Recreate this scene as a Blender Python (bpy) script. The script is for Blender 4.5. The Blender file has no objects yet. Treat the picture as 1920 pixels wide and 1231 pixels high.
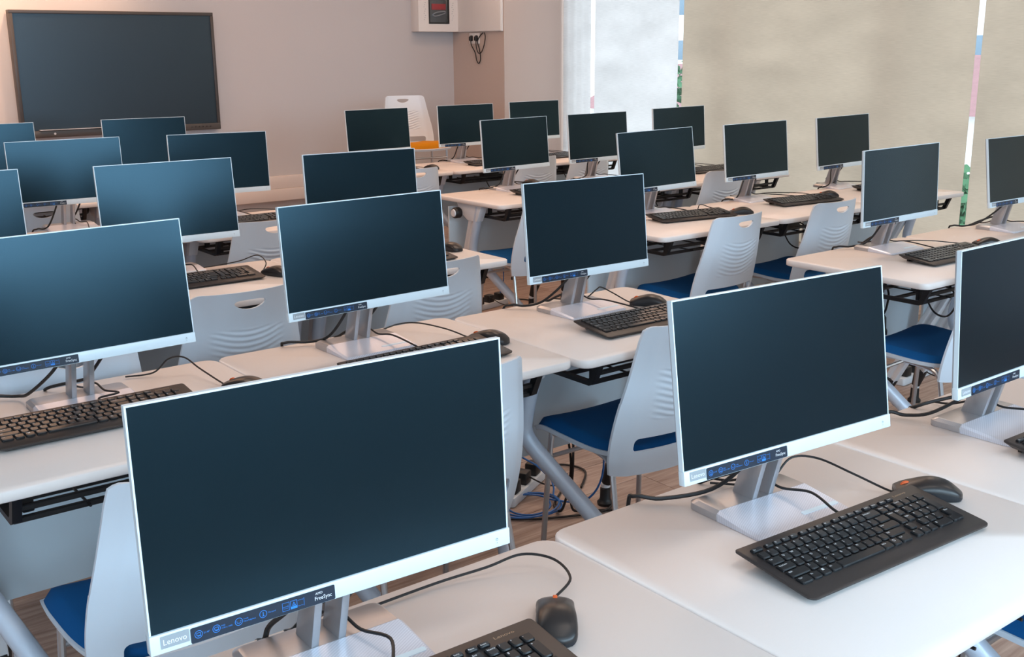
import bpy, bmesh, math, random
from mathutils import Vector, Matrix
R = math.radians
SC = bpy.context.scene
COL = SC.collection
random.seed(7)

# ------------------------------------------------------------------ camera
CAM_Z = 1.497
cam_d = bpy.data.cameras.new('camera'); cam = bpy.data.objects.new('camera', cam_d); COL.objects.link(cam)
cam_d.sensor_fit = 'HORIZONTAL'; cam_d.sensor_width = 36.0; cam_d.lens = 38.1515
cam_d.clip_start = 0.02; cam_d.clip_end = 400
_f = Vector((0.59253619, 0.76668051, -0.24718791)); _r = Vector((0.79004308, -0.61300562, -0.00748557)); _u = Vector((0.15726662, 0.19085363, 0.96893865))
cam.matrix_world = Matrix(((_r.x, _u.x, -_f.x, 0), (_r.y, _u.y, -_f.y, 0), (_r.z, _u.z, -_f.z, CAM_Z), (0, 0, 0, 1)))
SC.camera = cam

# ------------------------------------------------------------------ world, lights, exposure
W = bpy.data.worlds.new('overcast_sky'); SC.world = W; W.use_nodes = True
bg = W.node_tree.nodes['Background']; bg.inputs[0].default_value = (0.88, 0.95, 1.0, 1); bg.inputs[1].default_value = 2.7
SC.view_settings.view_transform = 'Standard'; SC.view_settings.look = 'None'
SC.view_settings.exposure = 0.17; SC.view_settings.gamma = 1.0; SC.view_settings.use_curve_mapping = False

def area(name, loc, sx, sy, radiance, color, rot, spread=180):
    d = bpy.data.lights.new(name, 'AREA'); d.shape = 'RECTANGLE'; d.size = sx; d.size_y = sy
    d.energy = radiance * math.pi * sx * sy; d.color = color; d.spread = R(spread)
    o = bpy.data.objects.new(name, d); COL.objects.link(o); o.location = loc; o.rotation_euler = rot
    return o
COOL = (0.50, 0.78, 1.0); WARM = (1.0, 0.60, 0.38)
BACK_Y = -2.6
# daylight in the window openings of the wall behind the viewer
BACK_WINDOWS = [(-2.0, 1.5), (-0.22, 1.5), (1.55, 1.5), (3.32, 1.5)]
SILL, HEAD = 1.22, 2.52
for _x, _w in BACK_WINDOWS:
    area('window_daylight', (_x, BACK_Y - 0.10, (SILL + HEAD) / 2), _w, HEAD - SILL, 9.6, COOL, (R(90), 0, 0))
# warm ceiling panels over the far half, neutral ones over the near half
CEIL_Z = 2.80
PANELS = [(1.2, 5.2, WARM, 6.5), (3.4, 5.2, WARM, 6.5), (5.4, 5.2, WARM, 5.0), (1.2, 7.2, WARM, 7.0), (3.4, 7.2, WARM, 4.6), (5.2, 7.0, WARM, 3.6),
          (1.2, 3.3, (1, .74, .57), 5.6), (3.4, 3.3, (1, .74, .57), 5.6), (5.4, 3.3, (1, .74, .57), 5.2), (1.2, 0.4, (1, .82, .70), 1.6), (3.4, 0.4, (1, .82, .70), 1.6)]
for _x, _y, _c, _l in PANELS:
    area('ceiling_panel_light', (_x, _y, CEIL_Z - 0.035), 1.16, 0.56, _l * 0.75, _c, (0, 0, 0))
# wall washer above the big display
sp = bpy.data.lights.new('wall_washer_light', 'SPOT'); sp.energy = 75; sp.color = (1, .60, .36); sp.spot_size = R(100); sp.spot_blend = 0.9; sp.shadow_soft_size = 0.05
so = bpy.data.objects.new('wall_washer_light', sp); COL.objects.link(so); so.location = (2.35, 8.02, 2.70); so.rotation_euler = (R(16), 0, 0)
sp2 = sp.copy(); sp2.energy = 130
so2 = bpy.data.objects.new('wall_washer_light', sp2); COL.objects.link(so2); so2.location = (1.45, 7.95, 2.70); so2.rotation_euler = (R(14), 0, 0)

# ------------------------------------------------------------------ materials
MATS = {}
def mat(name, col, rough=0.5, metal=0.0, var=0.04, scale=25.0, bump=0.0, spec=0.5, tint=None, coat=0.0, emit=None, stretch=None):
    if name in MATS: return MATS[name]
    m = bpy.data.materials.new(name); m.use_nodes = True
    nt = m.node_tree; b = nt.nodes['Principled BSDF']
    tc = nt.nodes.new('ShaderNodeTexCoord'); mp = nt.nodes.new('ShaderNodeMapping'); nz = nt.nodes.new('ShaderNodeTexNoise')
    nt.links.new(tc.outputs['Object'], mp.inputs[0]); nt.links.new(mp.outputs[0], nz.inputs['Vector'])
    if stretch: mp.inputs['Scale'].default_value = stretch
    nz.inputs['Scale'].default_value = scale; nz.inputs['Detail'].default_value = 3
    mx = nt.nodes.new('ShaderNodeMix'); mx.data_type = 'RGBA'
    a = [max(0, c * (1 - var)) for c in col]; c2 = [min(1, c * (1 + var)) for c in col]
    mx.inputs[6].default_value = (*a, 1); mx.inputs[7].default_value = (*c2, 1)
    nt.links.new(nz.outputs[0], mx.inputs[0]); nt.links.new(mx.outputs[2], b.inputs['Base Color'])
    b.inputs['Roughness'].default_value = rough; b.inputs['Metallic'].default_value = metal
    b.inputs['Specular IOR Level'].default_value = spec
    if tint: b.inputs['Specular Tint'].default_value = (*tint, 1)
    if coat: b.inputs['Coat Weight'].default_value = coat
    if bump:
        bp = nt.nodes.new('ShaderNodeBump'); bp.inputs['Strength'].default_value = bump; bp.inputs['Distance'].default_value = 0.002
        nt.links.new(nz.outputs[0], bp.inputs['Height']); nt.links.new(bp.outputs[0], b.inputs['Normal'])
    if emit: b.inputs['Emission Color'].default_value = (*emit[:3], 1); b.inputs['Emission Strength'].default_value = emit[3]
    MATS[name] = m; return m

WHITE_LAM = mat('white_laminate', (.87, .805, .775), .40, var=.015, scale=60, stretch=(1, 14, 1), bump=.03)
EDGE = WHITE_LAM
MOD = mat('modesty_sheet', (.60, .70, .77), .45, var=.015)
LEGM = mat('powder_coated_grey', (.60, .66, .76), .35, var=.02, metal=.15)
LEGW = mat('powder_coated_white', (.78, .79, .82), .38, var=.02)
BLK = mat('black_metal', (.006, .006, .007), .42, var=.3)
BLKP = mat('black_plastic', (.012, .012, .013), .45, var=.2)
CABLE = mat('black_cable', (.008, .008, .009), .5, var=.2)
BLUEC = mat('blue_cable', (.012, .13, .42), .4, var=.1)
CHROME = mat('chrome', (.62, .64, .67), .30, metal=1, var=.03)
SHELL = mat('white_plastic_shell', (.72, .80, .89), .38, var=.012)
BLUEF = mat('blue_fabric', (.004, .085, .26), .85, var=.12, scale=900, bump=.25, spec=.2)
ORANGE = mat('orange_fabric', (.62, .24, .006), .85, var=.1, scale=900, bump=.2, spec=.2)
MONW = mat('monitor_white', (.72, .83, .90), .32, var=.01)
SILV = mat('silver_plastic', (.52, .54, .58), .34, metal=.55, var=.03)
ALU = mat('brushed_aluminium', (.50, .50, .52), .33, metal=.75, var=.05, stretch=(1, 30, 1))
SCREEN = mat('dark_screen', (.0008, .0048, .0080), .25, var=.05, spec=.60, tint=(.42, .77, 1.0))
STICK = mat('navy_sticker', (.012, .022, .042), .35, var=.05)
BADGE = mat('grey_badge', (.33, .36, .39), .4, var=.03)
PRW = mat('white_print', (.85, .87, .9), .5, var=.01)
PRB = mat('blue_print', (.03, .24, .75), .5, var=.02)
PRG = mat('grey_print', (.25, .28, .32), .5, var=.02)
KBM = mat('keyboard_black', (.030, .024, .023), .40, var=.12)
KEYM = mat('keycap_black', (.011, .012, .014), .30, var=.1)
MOUSE_T = mat('mouse_top', (.016, .013, .013), .33, var=.15)
MOUSE_B = mat('mouse_side', (.012, .015, .02), .5, var=.15)
RED = mat('orange_rubber', (.75, .12, .02), .5, var=.05)
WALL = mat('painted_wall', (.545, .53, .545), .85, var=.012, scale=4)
WALLW = mat('painted_wall_white', (.80, .79, .80), .85, var=.012, scale=4)
CEILM = mat('ceiling_paint', (.82, .81, .80), .9, var=.01)
TRUNK = mat('trunking_plastic', (.74, .68, .66), .5, var=.01)
CABW = mat('white_cabinet', (.78, .76, .75), .45, var=.01)
FRAMEM = mat('white_aluminium', (.82, .86, .9), .4, var=.01)
BEZEL = mat('dark_grey_bezel', (.055, .05, .05), .42, var=.05)
BARM = mat('display_bar', (.075, .068, .066), .42, var=.05)
DSCREEN = mat('display_glass', (.012, .019, .027), .32, var=.05, spec=1.0, tint=(.6, .82, 1.0))

def plank_material():
    m = bpy.data.materials.new('vinyl_plank'); m.use_nodes = True; nt = m.node_tree; b = nt.nodes['Principled BSDF']
    tc = nt.nodes.new('ShaderNodeTexCoord'); oi = nt.nodes.new('ShaderNodeObjectInfo')
    add = nt.nodes.new('ShaderNodeVectorMath'); add.operation = 'ADD'
    sc = nt.nodes.new('ShaderNodeVectorMath'); sc.operation = 'SCALE'; sc.inputs[0].default_value = (7, 3, 5)
    nt.links.new(oi.outputs['Random'], sc.inputs['Scale'])
    nt.links.new(tc.outputs['Object'], add.inputs[0]); nt.links.new(sc.outputs[0], add.inputs[1])
    mp = nt.nodes.new('ShaderNodeMapping'); mp.inputs['Scale'].default_value = (3, 40, 1); nt.links.new(add.outputs[0], mp.inputs[0])
    nz = nt.nodes.new('ShaderNodeTexNoise'); nz.inputs['Scale'].default_value = 1.6; nz.inputs['Detail'].default_value = 6; nz.inputs['Distortion'].default_value = .6
    nt.links.new(mp.outputs[0], nz.inputs['Vector'])
    cr = nt.nodes.new('ShaderNodeValToRGB'); cr.color_ramp.elements[0].position = .3; cr.color_ramp.elements[1].position = .72
    cr.color_ramp.elements[0].color = (.27, .175, .135, 1); cr.color_ramp.elements[1].color = (.50, .38, .32, 1)
    nt.links.new(nz.outputs[0], cr.inputs[0])
    hs = nt.nodes.new('ShaderNodeHueSaturation'); mr = nt.nodes.new('ShaderNodeMapRange'); mr.inputs[3].default_value = .88; mr.inputs[4].default_value = 1.1
    nt.links.new(oi.outputs['Random'], mr.inputs[0]); nt.links.new(mr.outputs[0], hs.inputs['Value']); nt.links.new(cr.outputs[0], hs.inputs['Color'])
    nt.links.new(hs.outputs[0], b.inputs['Base Color']); b.inputs['Roughness'].default_value = .45
    return m
PLANK = plank_material()

def base_plate_material():
    m = bpy.data.materials.new('carbon_weave_plate'); m.use_nodes = True; nt = m.node_tree; b = nt.nodes['Principled BSDF']
    tc = nt.nodes.new('ShaderNodeTexCoord'); mp = nt.nodes.new('ShaderNodeMapping'); mp.inputs['Rotation'].default_value = (0, 0, R(62))
    wv = nt.nodes.new('ShaderNodeTexWave'); wv.inputs['Scale'].default_value = 88
    nt.links.new(tc.outputs['Object'], mp.inputs[0]); nt.links.new(mp.outputs[0], wv.inputs['Vector'])
    cr = nt.nodes.new('ShaderNodeValToRGB'); cr.color_ramp.elements[0].color = (.62, .63, .71, 1); cr.color_ramp.elements[1].color = (.76, .77, .85, 1)
    nt.links.new(wv.outputs[1], cr.inputs[0]); nt.links.new(cr.outputs[0], b.inputs['Base Color']); b.inputs['Roughness'].default_value = .3
    b.inputs['Metallic'].default_value = .25
    return m
PLATE = base_plate_material()

def blind_material(name, col, seed):
    m = bpy.data.materials.new(name); m.use_nodes = True; nt = m.node_tree; nt.nodes.remove(nt.nodes['Principled BSDF'])
    out = nt.nodes['Material Output']
    tc = nt.nodes.new('ShaderNodeTexCoord'); mp = nt.nodes.new('ShaderNodeMapping'); mp.inputs['Scale'].default_value = (1, 3, 60); mp.inputs['Location'].default_value = (seed, seed, 0)
    nz = nt.nodes.new('ShaderNodeTexNoise'); nz.inputs['Scale'].default_value = 5; nz.inputs['Detail'].default_value = 4
    nt.links.new(tc.outputs['Object'], mp.inputs[0]); nt.links.new(mp.outputs[0], nz.inputs['Vector'])
    mp2 = nt.nodes.new('ShaderNodeMapping'); mp2.inputs['Scale'].default_value = (1, 1.2, 3.0); nt.links.new(tc.outputs['Object'], mp2.inputs[0])
    nz2 = nt.nodes.new('ShaderNodeTexNoise'); nz2.inputs['Scale'].default_value = 1.3; nz2.inputs['Detail'].default_value = 2; nt.links.new(mp2.outputs[0], nz2.inputs['Vector'])
    ad = nt.nodes.new('ShaderNodeMath'); ad.operation = 'ADD'; nt.links.new(nz.outputs[0], ad.inputs[0]); nt.links.new(nz2.outputs[0], ad.inputs[1])
    cr = nt.nodes.new('ShaderNodeValToRGB'); cr.color_ramp.elements[0].position = .35; cr.color_ramp.elements[1].position = 1.0
    mr = nt.nodes.new('ShaderNodeMapRange'); mr.inputs[1].default_value = 0; mr.inputs[2].default_value = 2; nt.links.new(ad.outputs[0], mr.inputs[0])
    cr.color_ramp.elements[0].position = .3; cr.color_ramp.elements[1].position = .7
    cr.color_ramp.elements[0].color = tuple(c * .88 for c in col) + (1,); cr.color_ramp.elements[1].color = tuple(min(1, c * 1.1) for c in col) + (1,)
    nt.links.new(mr.outputs[0], cr.inputs[0])
    tr = nt.nodes.new('ShaderNodeBsdfTranslucent'); df = nt.nodes.new('ShaderNodeBsdfDiffuse'); mx = nt.nodes.new('ShaderNodeMixShader'); mx.inputs[0].default_value = .15
    nt.links.new(cr.outputs[0], tr.inputs[0]); nt.links.new(cr.outputs[0], df.inputs[0])
    nt.links.new(tr.outputs[0], mx.inputs[1]); nt.links.new(df.outputs[0], mx.inputs[2]); nt.links.new(mx.outputs[0], out.inputs[0])
    return m
BLIND_B = blind_material('beige_blind_fabric', (.63, .57, .51), 0.0)
BLIND_W = blind_material('white_blind_fabric', (.76, .755, .765), 3.0)

def glass_material():
    m = bpy.data.materials.new('window_glass'); m.use_nodes = True; nt = m.node_tree; nt.nodes.remove(nt.nodes['Principled BSDF'])
    tr = nt.nodes.new('ShaderNodeBsdfTransparent'); tr.inputs[0].default_value = (.94, .97, .97, 1); gl = nt.nodes.new('ShaderNodeBsdfGlossy'); gl.inputs['Roughness'].default_value = .02
    lw = nt.nodes.new('ShaderNodeLayerWeight'); pw = nt.nodes.new('ShaderNodeMath'); pw.operation = 'POWER'; pw.inputs[1].default_value = 5; nt.links.new(lw.outputs['Facing'], pw.inputs[0])
    fr = nt.nodes.new('ShaderNodeMapRange'); fr.inputs[3].default_value = .03; fr.inputs[4].default_value = .6; nt.links.new(pw.outputs[0], fr.inputs[0])
    mx = nt.nodes.new('ShaderNodeMixShader'); nt.links.new(fr.outputs[0], mx.inputs[0]); nt.links.new(tr.outputs[0], mx.inputs[1]); nt.links.new(gl.outputs[0], mx.inputs[2])
    nt.links.new(mx.outputs[0], nt.nodes['Material Output'].inputs[0]); return m
GLASS = glass_material()

# ------------------------------------------------------------------ mesh helpers
class MB:
    def __init__(s): s.v = []; s.f = []
    def add(s, vs, fs, M=None):
        o = len(s.v); s.v += [tuple(M @ Vector(p)) if M else tuple(p) for p in vs]; s.f += [tuple(i + o for i in f) for f in fs]; return s
    def box(s, c, d, M=None):
        x, y, z = c; a, b, e = d[0] / 2, d[1] / 2, d[2] / 2
        vs = [(x + i * a, y + j * b, z + k * e) for i in (-1, 1) for j in (-1, 1) for k in (-1, 1)]
        return s.add(vs, [(0, 1, 3, 2), (4, 6, 7, 5), (0, 4, 5, 1), (2, 3, 7, 6), (0, 2, 6, 4), (1, 5, 7, 3)], M)
    def loft(s, rings, cap=True, M=None, closed=True):
        n = len(rings[0]); vs = [p for r in rings for p in r]; fs = []
        for i in range(len(rings) - 1):
            for j in range(n if closed else n - 1):
                k = (j + 1) % n; fs.append((i * n + j, i * n + k, (i + 1) * n + k, (i + 1) * n + j))
        if cap: fs.append(tuple(range(n - 1, -1, -1))); fs.append(tuple((len(rings) - 1) * n + j for j in range(n)))
        return s.add(vs, fs, M)
    def tube(s, pts, r, n=8, cap=True, flat=None):
        pts = [Vector(p) for p in pts]; rings = []; rr = r if isinstance(r, (list, tuple)) else [r] * len(pts)
        t0 = (pts[1] - pts[0]).normalized(); ref = Vector((0, 0, 1)) if abs(t0.z) < .9 else Vector((1, 0, 0))
        nrm = (ref - t0 * ref.dot(t0)).normalized()
        for i, p in enumerate(pts):
            a = pts[max(0, i - 1)]; b = pts[min(len(pts) - 1, i + 1)]; t = (b - a).normalized()
            nrm = (nrm - t * nrm.dot(t)).normalized(); bn = t.cross(nrm)
            rings.append([tuple(p + (nrm * math.cos(2 * math.pi * k / n) + bn * math.sin(2 * math.pi * k / n) * (flat or 1)) * rr[i]) for k in range(n)])
        return s.loft(rings, cap)
    def lathe(s, prof, n=16, M=None):
        return s.loft([[(r * math.cos(2 * math.pi * k / n), r * math.sin(2 * math.pi * k / n), z) for k in range(n)] for r, z in prof], True, M)
    def prism(s, outline, z0, z1, M=None):
        return s.loft([[(x, y, z0) for x, y in outline], [(x, y, z1) for x, y in outline]], True, M)
    def slab(s, nx, ny, top, bot):
        vs = []; fs = []
        for fn in (top, bot):
            for j in range(ny + 1):
                for i in range(nx + 1): vs.append(fn(i / nx, j / ny))
        N = (nx + 1) * (ny + 1); q = lambda i, j: j * (nx + 1) + i
        for j in range(ny):
            for i in range(nx):
                fs.append((q(i, j), q(i + 1, j), q(i + 1, j + 1), q(i, j + 1)))
                fs.append((N + q(i, j + 1), N + q(i + 1, j + 1), N + q(i + 1, j), N + q(i, j)))
        for i in range(nx):
            fs.append((q(i, 0), N + q(i, 0), N + q(i + 1, 0), q(i + 1, 0))); fs.append((q(i + 1, ny), N + q(i + 1, ny), N + q(i, ny), q(i, ny)))
        for j in range(ny):
            fs.append((q(0, j + 1), N + q(0, j + 1), N + q(0, j), q(0, j))); fs.append((q(nx, j), N + q(nx, j), N + q(nx, j + 1), q(nx, j + 1)))
        return s.add(vs, fs)
    def mesh(s, name, m, bevel=0, seg=2, smooth=35, angle=30):
        me = bpy.data.meshes.new(name); me.from_pydata(s.v, [], s.f); bm = bmesh.new(); bm.from_mesh(me)
        bmesh.ops.recalc_face_normals(bm, faces=bm.faces)
        if bevel:
            es = [e for e in bm.edges if len(e.link_faces) == 2 and e.calc_face_angle(0) > R(angle)]
            bmesh.ops.bevel(bm, geom=es, offset=bevel, segments=seg, affect='EDGES', profile=.5, clamp_overlap=True)
        bm.to_mesh(me); bm.free()
        if smooth: me.shade_smooth(); me.set_sharp_from_angle(angle=R(smooth))
        if m: me.materials.append(m)
        return me

def rrect(w, d, r, n=5, cx=0, cy=0, rs=None):
    rs = rs or (r, r, r, r); out = []
    for (sx, sy, a0), rr in zip(((1, 1, 0), (-1, 1, 90), (-1, -1, 180), (1, -1, 270)), rs):
        for k in range(n + 1):
            a = R(a0 + 90 * k / n); out.append((cx + sx * (w / 2 - rr) + rr * math.cos(a), cy + sy * (d / 2 - rr) + rr * math.sin(a)))
    return out
def curve(pts, n=6):
    P = [Vector(p) for p in pts]; out = []
    for i in range(len(P) - 1):
        a = P[max(0, i - 1)]; b = P[i]; c = P[i + 1]; d = P[min(len(P) - 1, i + 2)]
        for k in range(n):
            t = k / n; out.append(.5 * ((2 * b) + (c - a) * t + (2 * a - 5 * b + 4 * c - d) * t * t + (3 * b - a - 3 * c + d) * t ** 3))
    out.append(P[-1]); return out

# ------------------------------------------------------------------ object helpers
def obj(name, me, parent=None, loc=(0, 0, 0), rot=(0, 0, 0), label=None):
    o = bpy.data.objects.new(name, me); COL.objects.link(o); o.location = loc; o.rotation_euler = rot
    if parent: o.parent = parent
    if label: o['label'] = label
    return o
def thing(name, label, cat, loc=(0, 0, 0), rz=0, group=None, me=None):
    o = bpy.data.objects.new(name, me); COL.objects.link(o); o.location = loc; o.rotation_euler = (0, 0, rz)
    o['label'] = label; o['category'] = cat
    if group: o['group'] = group
    return o
def struct(name, me, parent=None, label=None):
    o = obj(name, me, parent)
    if not parent: o['kind'] = 'structure'
    if label: o['label'] = label
    return o
def boxm(name, m, c, d, bevel=0): return MB().box(c, d).mesh(name, m, bevel)

# ------------------------------------------------------------------ lettering (all text meshes made while the scene is small)
KEYS = []   # (x, y, w, d, legend, legend2) in key units
def _row(y, x, items, d=1.0):
    for it in items:
        if isinstance(it, (int, float)): x += it; continue
        lab, w = it if isinstance(it, tuple) else (it, 1.0)
        KEYS.append((x + w / 2, y, w, d, lab)); x += w
_row(5.42, 0, [('Esc', 1.3), .25, 'F1', 'F2', 'F3', 'F4', .2, 'F5', 'F6', 'F7', 'F8', .2, 'F9', 'F10', 'F11', 'F12', .15, 'PrtSc', 'ScrLk', .2, 'Pause', 'Insert'], .62)
_row(4.5, 0, ['`', '1', '2', '3', '4', '5', '6', '7', '8', '9', '0', '-', '=', ('Backspace', 2), .15, 'Home', 'End', .2, 'NumLk', '/', '*', '-'])
_row(3.5, 0, [('Tab', 1.5), 'Q', 'W', 'E', 'R', 'T', 'Y', 'U', 'I', 'O', 'P', '[', ']', ('\\', 1.5), 1.15, 'PgUp', .2, '7', '8', '9'])
_row(2.5, 0, [('CapsLock', 1.75), 'A', 'S', 'D', 'F', 'G', 'H', 'J', 'K', 'L', ';', "'", ('Enter', 2.25), 1.15, 'PgDn', .2, '4', '5', '6'])
_row(1.5, 0, [('Shift', 2.25), 'Z', 'X', 'C', 'V', 'B', 'N', 'M', ',', '.', '/', ('Shift', 2.1), .3, .4, '^', .75, '1', '2', '3'])
_row(.5, 0, [('Ctrl', 1.4), ('Fn', 1.1), ('#win', 1.1), ('Alt', 1.25), ('', 5.4), ('AltGr', 1.25), ('#menu', 1.1), ('Ctrl', 1.4), .55, '<', 'v', '>', .2, ('0', 2), '.'])
KEYS.append((15.65, 3.0, 1, 2, 'Delete')); KEYS.append((20.85, 3.0, 1, 2, '+')); KEYS.append((20.85, 1.0, 1, 2, 'Enter'))
TEXTS = sorted({k[4] for k in KEYS if k[4] and not k[4].startswith('#')} | {'Lenovo', 'AMD', 'FreeSync', '21.45"', 'FHD', '1920 x 1080', '3-side', 'NearEdgeless', 'Tilt stand', 'eyesafe', 'TUV', 'Low Blue Light', 'Flicker Free'})
_tobs = {}
for t in TEXTS:
    cu = bpy.data.curves.new('t', 'FONT'); cu.body = t; cu.size = 1.0; cu.resolution_u = 2
    o = bpy.data.objects.new('t', cu); COL.objects.link(o); _tobs[t] = o
bpy.context.view_layer.update()
_dg = bpy.context.evaluated_depsgraph_get(); TXT = {}
for t, o in _tobs.items():
    me = bpy.data.meshes.new_from_object(o.evaluated_get(_dg)); vs = [tuple(v.co) for v in me.vertices]; fs = [tuple(p.vertices) for p in me.polygons]
    x0 = min(v[0] for v in vs); x1 = max(v[0] for v in vs); TXT[t] = ([(v[0] - x0, v[1], 0) for v in vs], fs, x1 - x0)
    bpy.data.meshes.remove(me)
for o in _tobs.values():
    cu = o.data; bpy.data.objects.remove(o); bpy.data.curves.remove(cu)
def put_text(mb, t, x, y, size, width=None, z=0, M=None):
    vs, fs, w = TXT[t]; sx = (width / w) if width else size
    mb.add([(x + v[0] * sx, y + v[1] * size, z) for v in vs], fs, M)
def ring2d(mb, cx, cy, r, t, n=20, M=None):
    o = [(cx + (r) * math.cos(2 * math.pi * k / n), cy + r * math.sin(2 * math.pi * k / n), 0) for k in range(n)]
    i = [(cx + (r - t) * math.cos(2 * math.pi * k / n), cy + (r - t) * math.sin(2 * math.pi * k / n), 0) for k in range(n)]
    mb.add(o + i, [(k, (k + 1) % n, n + (k + 1) % n, n + k) for k in range(n)], M)
def rect2d(mb, x0, y0, x1, y1, t=None, M=None):
    if t is None: mb.add([(x0, y0, 0), (x1, y0, 0), (x1, y1, 0), (x0, y1, 0)], [(0, 1, 2, 3)], M); return
    for a in ((x0, y0, x1, y0 + t), (x0, y1 - t, x1, y1), (x0, y0, x0 + t, y1), (x1 - t, y0, x1, y1)): rect2d(mb, *a, M=M)

# ------------------------------------------------------------------ room shell
X0, X1, Y1 = -3.0, 6.60, 8.40
PX, PY = 5.84, 7.631          # pillar left face, pillar front face
struct('ceiling', boxm('ceiling', CEILM, ((X0 + X1) / 2, (BACK_Y + Y1) / 2, CEIL_Z + .05), (X1 - X0 + .4, Y1 - BACK_Y + .4, .1)))
floor = struct('floor', boxm('floor', PLANK, ((X0 + X1) / 2, (BACK_Y + Y1) / 2, -.058), (X1 - X0 + .4, Y1 - BACK_Y + .4, .1)))
PL, PWD = 1.32, .19
pm = MB().box((0, 0, -.004), (PL - .002, PWD - .002, .008)).mesh('plank', PLANK, .0008, 1)
row = 0; y = .35
while y < Y1 - PWD:
    x = .1 + (row * .47) % PL - PL
    while x < X1:
        cx = x + PL / 2
        if cx + PL / 2 > .2 and cx + PL / 2 < X1 + .05: obj('plank', pm, floor, (cx, y + PWD / 2, 0))
        x += PL
    y += PWD; row += 1
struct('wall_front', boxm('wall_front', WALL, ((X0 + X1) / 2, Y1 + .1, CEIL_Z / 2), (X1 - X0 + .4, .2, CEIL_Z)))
struct('wall_left', boxm('wall_left', WALLW, (X0 - .1, (BACK_Y + Y1) / 2, CEIL_Z / 2), (.2, Y1 - BACK_Y, CEIL_Z)))
struct('trim_1', boxm('pillar', mat('beige_paint', (.54, .45, .41), .85, var=.012, scale=4), ((PX + X1 + .1) / 2, (PY + Y1) / 2 + .005, CEIL_Z / 2), (X1 + .1 - PX, Y1 - PY, CEIL_Z)), label='square structural pillar in the room corner')
# two-tier trunking along the foot of the front wall
struct('trim_2', boxm('trunking', TRUNK, ((X0 + PX) / 2, Y1 - .03, .455), (PX - X0, .06, .10), .004), label='upper run of wall trunking')
struct('trim_3', boxm('trunking', TRUNK, ((X0 + PX) / 2, Y1 - .04, .355), (PX - X0, .08, .098), .004), label='lower run of wall trunking')
struct('baseboard_front', boxm('baseboard', TRUNK, ((X0 + PX) / 2, Y1 - .01, .05), (PX - X0, .02, .10), .003))
# wall behind the viewer with windows
wb = MB(); edges = [X0 - .2] + [e for x, w in BACK_WINDOWS for e in (x - w / 2, x + w / 2)] + [X1 + .2]
for i in range(0, len(edges), 2): wb.box(((edges[i] + edges[i + 1]) / 2, BACK_Y - .1, CEIL_Z / 2), (edges[i + 1] - edges[i], .2, CEIL_Z))
for x, w in BACK_WINDOWS:
    wb.box((x, BACK_Y - .1, SILL / 2), (w, .2, SILL)); wb.box((x, BACK_Y - .1, (HEAD + CEIL_Z) / 2), (w, .2, CEIL_Z - HEAD))
struct('wall_back', wb.mesh('wall_back', WALLW))
for i, (x, w) in enumerate(BACK_WINDOWS):
    fr = MB()
    for dx in (-w / 2 + .025, 0, w / 2 - .025): fr.box((x + dx, BACK_Y - .03, (SILL + HEAD) / 2), (.05, .05, HEAD - SILL))
    for z in (SILL + .025, HEAD - .025): fr.box((x, BACK_Y - .03, z), (w - .1, .05, .05))
    struct('window_%d' % (i + 6), fr.mesh('window_frame', FRAMEM))
# window wall on the right-hand side
WX = 6.56
ww = MB()
ww.box((WX + .1, (BACK_Y + PY) / 2, 2.70), (.2, PY - BACK_Y, .2)); ww.box((WX + .1, (BACK_Y + PY) / 2, .05), (.2, PY - BACK_Y, .1))
ww.box((WX + .1, (BACK_Y + .2) / 2, 1.4), (.2, .2 - BACK_Y, 2.8))
struct('wall_right', ww.mesh('wall_right', WALLW))
WINS = [(5.75, PY), (4.31, 5.75), (2.87, 4.31), (1.43, 2.87), (.2, 1.43)]
for i, (a, b) in enumerate(WINS):
    fr = MB()
    n = 1; st = (b - a) / n
    for k in range(n + 1): fr.box((WX + .12, min(max(a + k * st, a + .03), b - .03), 1.35), (.03, .03, 2.5))
    for z in (.13, 2.57): fr.box((WX + .12, (a + b) / 2, z), (.06, b - a - .1, .06))
    wo = struct('window_%d' % (i + 1), fr.mesh('window_frame', FRAMEM))
    for k in range(n):
        obj('pane', boxm('pane', GLASS, (WX + .12, a + (k + .5) * st, 1.35), (.006, st - .05, 2.4)), wo)

# ------------------------------------------------------------------ roller blinds
def blind(y0, y1, m, label):
    t = thing('roller_blind', label, 'blind', (6.50, (y0 + y1) / 2, 0), group='roller blinds on the window wall')
    w = y1 - y0
    def f(dx):
        return lambda u, v: (dx + .006 * math.sin(u * 9 + v * 2) * (1 - v) + .003 * math.sin(u * 23), (u - .5) * w, .12 + v * 2.45)
    obj('fabric', MB().slab(24, 8, f(-.0006), f(.0006)).mesh('blind_fabric', m, 0), t)
    obj('bottom_rail', MB().tube([(0, -w / 2, .12), (0, w / 2, .12)], .012, 8).mesh('bottom_rail', m), t)
    obj('roller', MB().tube([(.02, -w / 2, 2.60), (.02, w / 2, 2.60)], .035, 12).mesh('roller', FRAMEM), t)
blind(7.262, 7.622, BLIND_W, 'very narrow white blind strip touching the corner pillar')
blind(6.225, 7.205, BLIND_W, 'medium-width whitish roller blind left of the first bright gap')
blind(3.712, 6.168, BLIND_B, 'wide beige roller blind between the two bright window gaps')
blind(.6, 3.668, BLIND_B, 'beige roller blind nearest the viewer, cut off by the picture edge')

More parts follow.
